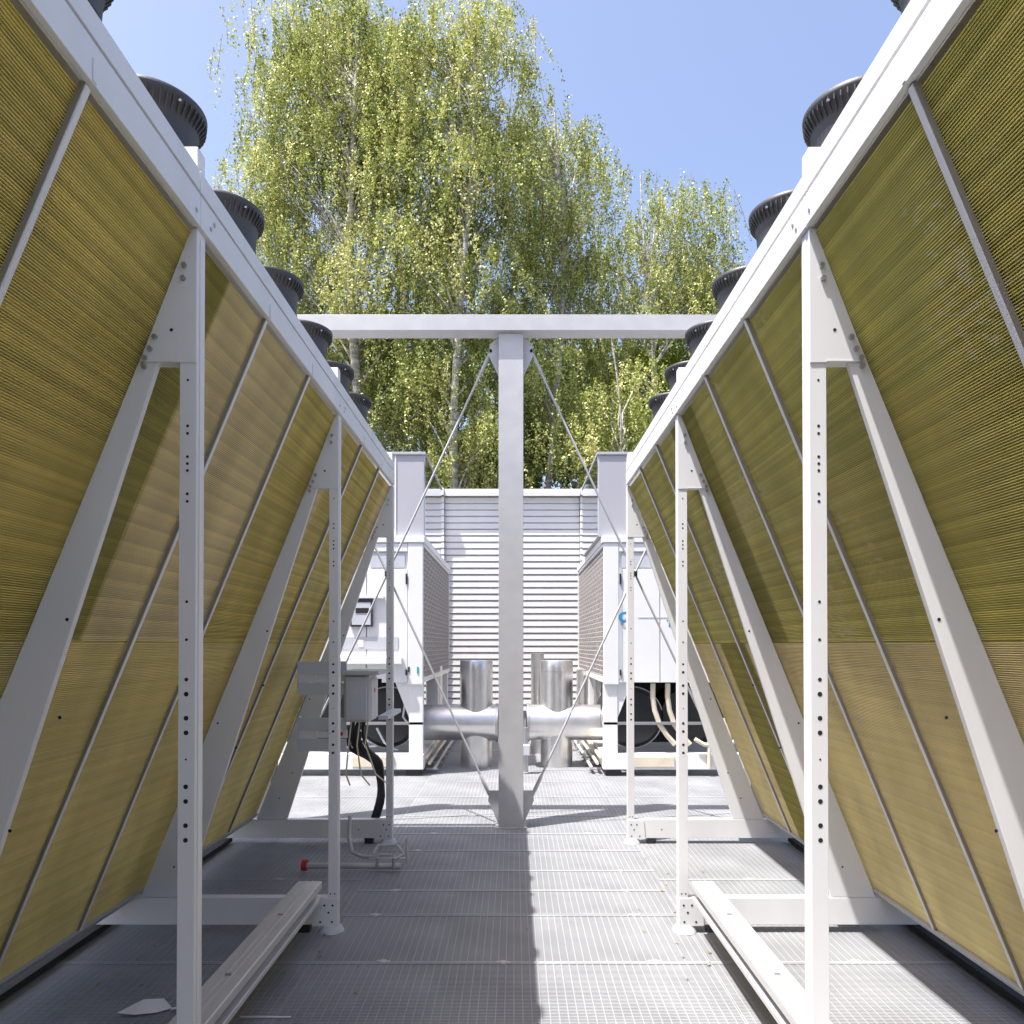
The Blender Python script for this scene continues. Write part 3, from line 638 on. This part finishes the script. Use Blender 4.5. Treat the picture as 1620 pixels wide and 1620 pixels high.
# ------------------------------------------------------------------ trees
def px(x, y, d): return ((x-814)*d/1200, CH + (1021-y)*d/1200)
def tree(kind, label, d, trunk_px, blobs, leafmat='leaf', nleaf=30000, leaf=.045, seed=1, droop=1.0, cat='tree', group=None, dens=1.0):
    rs = np.random.RandomState(seed); rnd = random.Random(seed)
    bx_, bz_ = px(trunk_px[0], 1021, d)
    root = empty(kind, label, cat, group, loc=(bx_, d, -.42))
    base = Vector((bx_, d, -.42))
    # trunk
    tx, tz = px(trunk_px[1], trunk_px[2], d)
    n = 12; pts = []; rad = []
    for i in range(n+1):
        u = i/n; pts.append(Vector(((tx-bx_)*u + .18*math.sin(u*7+seed), -.8*math.sin(u*2.2)+.2*math.sin(u*5+seed*2), (tz+.42)*u))); rad.append(max(.02, trunk_px[3]*(1-u)**.8))
    tb = MB().tube(pts, rad, 10, caps=False)
    limbs = MB(); strands = []
    ws = np.array([b[2]*b[3] for b in blobs], float); ws /= ws.sum()
    nb = max(12, int(nleaf/850))
    for i in range(nb):
        bi = rs.choice(len(blobs), p=ws); cxp, cyp, rx, ry = blobs[bi][:4]
        while True:
            q = rs.uniform(-1, 1, 3)
            if q.dot(q) < 1: break
        q = q * (1 if rs.rand() < .5 else min(1.15, .9/max(.3, np.linalg.norm(q))))
        x, z = px(cxp + q[0]*rx, cyp + q[1]*ry, d); y = q[2]*min(2.6, rx*d/1200*1.3)
        c = Vector((x-bx_, y, z+.42))
        # limb from trunk towards the cluster
        h = max(.5, c.z - .9 - abs(c.x)*.7); u = min(.98, h/(tz+.42)); f = u*n; i0 = int(f)
        a = pts[i0].lerp(pts[min(n, i0+1)], f-i0)
        if rs.rand() < .55:
            m1 = a.lerp(c, .45) + Vector((0, 0, .35)); L = (c-a).length
            r0 = min(.045, .010+.008*L)
            limbs.tube([a, a.lerp(m1, .5)+Vector((rs.normal()*.1,rs.normal()*.1,0)), m1, m1.lerp(c, .6)+Vector((rs.normal()*.1,0,.1)), c], [r0, r0*.8, r0*.6, r0*.35, .004], 5, caps=False)
        ns = rs.randint(13, 22)
        sz = .38 + .42*rs.rand()
        tone = rs.normal()*.2
        for k in range(ns):
            off = rs.normal(size=3)*np.array([sz*.8, sz*.8, sz*.22]); off[2] += sz*.5 - .55*(off[0]**2+off[1]**2)/sz
            ln = (.35 + 1.25*rs.rand()**1.5)*droop
            strands.append((c.x+off[0], c.y+off[1], c.z+off[2]+.25, ln, rs.normal()*.22, rs.normal()*.22, tone))
    S = np.array(strands); per = max(1, int(nleaf/len(S)*dens))
    idx = np.repeat(np.arange(len(S)), per); N = len(idx)
    u = rs.rand(N); s_ = S[idx]
    P_ = np.stack([s_[:,0] + s_[:,4]*u*s_[:,3] + rs.normal(size=N)*.038, s_[:,1] + s_[:,5]*u*s_[:,3] + rs.normal(size=N)*.038,
                   s_[:,2] - u**1.3*s_[:,3] + rs.normal(size=N)*.05], 1)
    a = rs.normal(size=(N,3)); a[:,2] -= .8; a /= np.linalg.norm(a, axis=1)[:,None]
    b = np.cross(a, rs.normal(size=(N,3))); b /= np.linalg.norm(b, axis=1)[:,None]
    sz = leaf*(.6 + .8*rs.rand(N))[:,None]
    V = np.empty((N,4,3)); V[:,0] = P_; V[:,1] = P_ + a*sz*.55 + b*sz*.42; V[:,2] = P_ + a*sz*1.25; V[:,3] = P_ + a*sz*.55 - b*sz*.42
    me = bpy.data.meshes.new('crown'); me.vertices.add(N*4); me.vertices.foreach_set('co', V.reshape(-1))
    me.loops.add(N*4); me.loops.foreach_set('vertex_index', np.arange(N*4, dtype=np.int32))
    me.polygons.add(N); me.polygons.foreach_set('loop_start', np.arange(0, N*4, 4, dtype=np.int32))
    try: me.polygons.foreach_set('loop_total', np.full(N, 4, dtype=np.int32))
    except Exception: pass
    me.update(calc_edges=True)
    at = me.attributes.new('tone', 'FLOAT', 'FACE'); tv = np.clip(.5 + s_[:,6] + rs.normal(size=N)*.2, 0, 1).astype(np.float32); at.data.foreach_set('value', tv)
    me.materials.append(M[leafmat])
    o = bpy.data.objects.new('crown', me); COL.objects.link(o); o.parent = root
    # hanging twigs
    tw = MB()
    for k in range(0, len(S), 3):
        q = S[k]; L = q[3]
        tw.tube([(q[0],q[1],q[2]+.1), (q[0]+q[4]*.5*L, q[1]+q[5]*.5*L, q[2]-.4*L), (q[0]+q[4]*L, q[1]+q[5]*L, q[2]-L)], .005, 3, caps=False)
    tw.obj('hanging_twig_mass', 'twig', root, fix=False, kind='stuff')
    tb.obj('trunk', 'bark', root, smooth=True, fix=False)
    limbs.obj('limb_mass', 'bark', root, smooth=True, fix=False, kind='stuff')
    return root
G = 'trees beyond the louvre wall'
tree('birch_tree', 'tallest weeping birch, left of centre, yellow green hanging foliage', 18.5, (600, 560, -60, .17),
     [(500,40,70,80),(560,20,60,70),(470,170,80,110),(560,180,90,140),(440,300,70,80),(520,330,110,130),(620,330,90,150),(450,440,60,80),(560,480,110,110),(395,250,40,40),(410,80,34,16),(385,360,28,40),(620,600,80,90),(600,130,50,80)],
     nleaf=190000, seed=1, group=G)
tree('birch_tree', 'weeping birch with white trunk directly behind the tie rods, left of the column', 17.5, (726, 745, -40, .13),
     [(740,60,55,80),(790,70,35,60),(690,130,60,90),(770,190,55,80),(700,260,80,100),(760,330,80,110),(680,420,90,90),(760,470,80,80),(650,60,40,60),(812,110,20,30),(700,620,80,80),(740,720,70,50)],
     nleaf=130000, seed=2, group=G)
tree('birch_tree', 'middle height weeping birch rising behind the centre column', 19.0, (868, 880, 190, .11),
     [(850,240,50,55),(925,245,34,40),(850,350,75,80),(885,430,70,80),(830,480,70,50),(925,330,36,60),(870,600,90,80)],
     nleaf=84000, seed=3, group=G, dens=.85)
tree('birch_tree', 'lower airy birch right of the column with sky showing through', 20.0, (1005, 1020, 290, .10),
     [(1025,370,40,50),(1025,305,26,22),(1090,370,42,45),(1060,460,70,60),(960,450,50,55),(1125,325,22,16),(1000,560,80,60),(1130,350,14,40),(1100,440,40,50)],
     nleaf=60000, seed=4, group=G, dens=.85)
tree('birch_tree', 'slender birch at the left edge of the grove, low leafy sprays', 20.5, (505, 480, 300, .09),
     [(470,520,60,60),(550,560,70,60),(440,420,50,60),(590,640,60,60)], nleaf=22000, seed=5, group=G)
tree('hazel_tree', 'dark green undergrowth tree behind the wall left of the column', 22.5, (680, 690, 520, .12),
     [(620,640,90,90),(720,690,110,80),(700,570,110,60),(780,620,70,100),(560,620,60,70),(750,740,80,50),(820,700,50,60)], 'leaf_dark', nleaf=75000, leaf=.08, seed=6, droop=.6, group=G)
tree('hazel_tree', 'dark green undergrowth tree behind the wall right of the column', 23.0, (930, 940, 500, .12),
     [(880,660,80,90),(960,640,90,90),(900,570,80,60),(1030,620,50,80),(1000,700,90,60),(850,720,60,50)], 'leaf_dark', nleaf=75000, leaf=.08, seed=7, droop=.6, group=G)
tree('maple_tree', 'bright fresh green young tree behind the right cooler fans', 21.5, (1100, 1100, 470, .07),
     [(1105,520,35,45),(1075,575,40,40),(1130,470,20,35),(1050,600,40,40)], 'leaf_bright', nleaf=13000, leaf=.09, seed=8, droop=.6, group=G)
tree('birch_tree', 'yellow green bushy birch low behind the right chiller hood', 17.0, (960, 965, 560, .07),
     [(960,680,60,60),(920,740,60,40),(1000,640,40,50),(880,750,40,30)], nleaf=20000, seed=9, droop=.8, group=G)
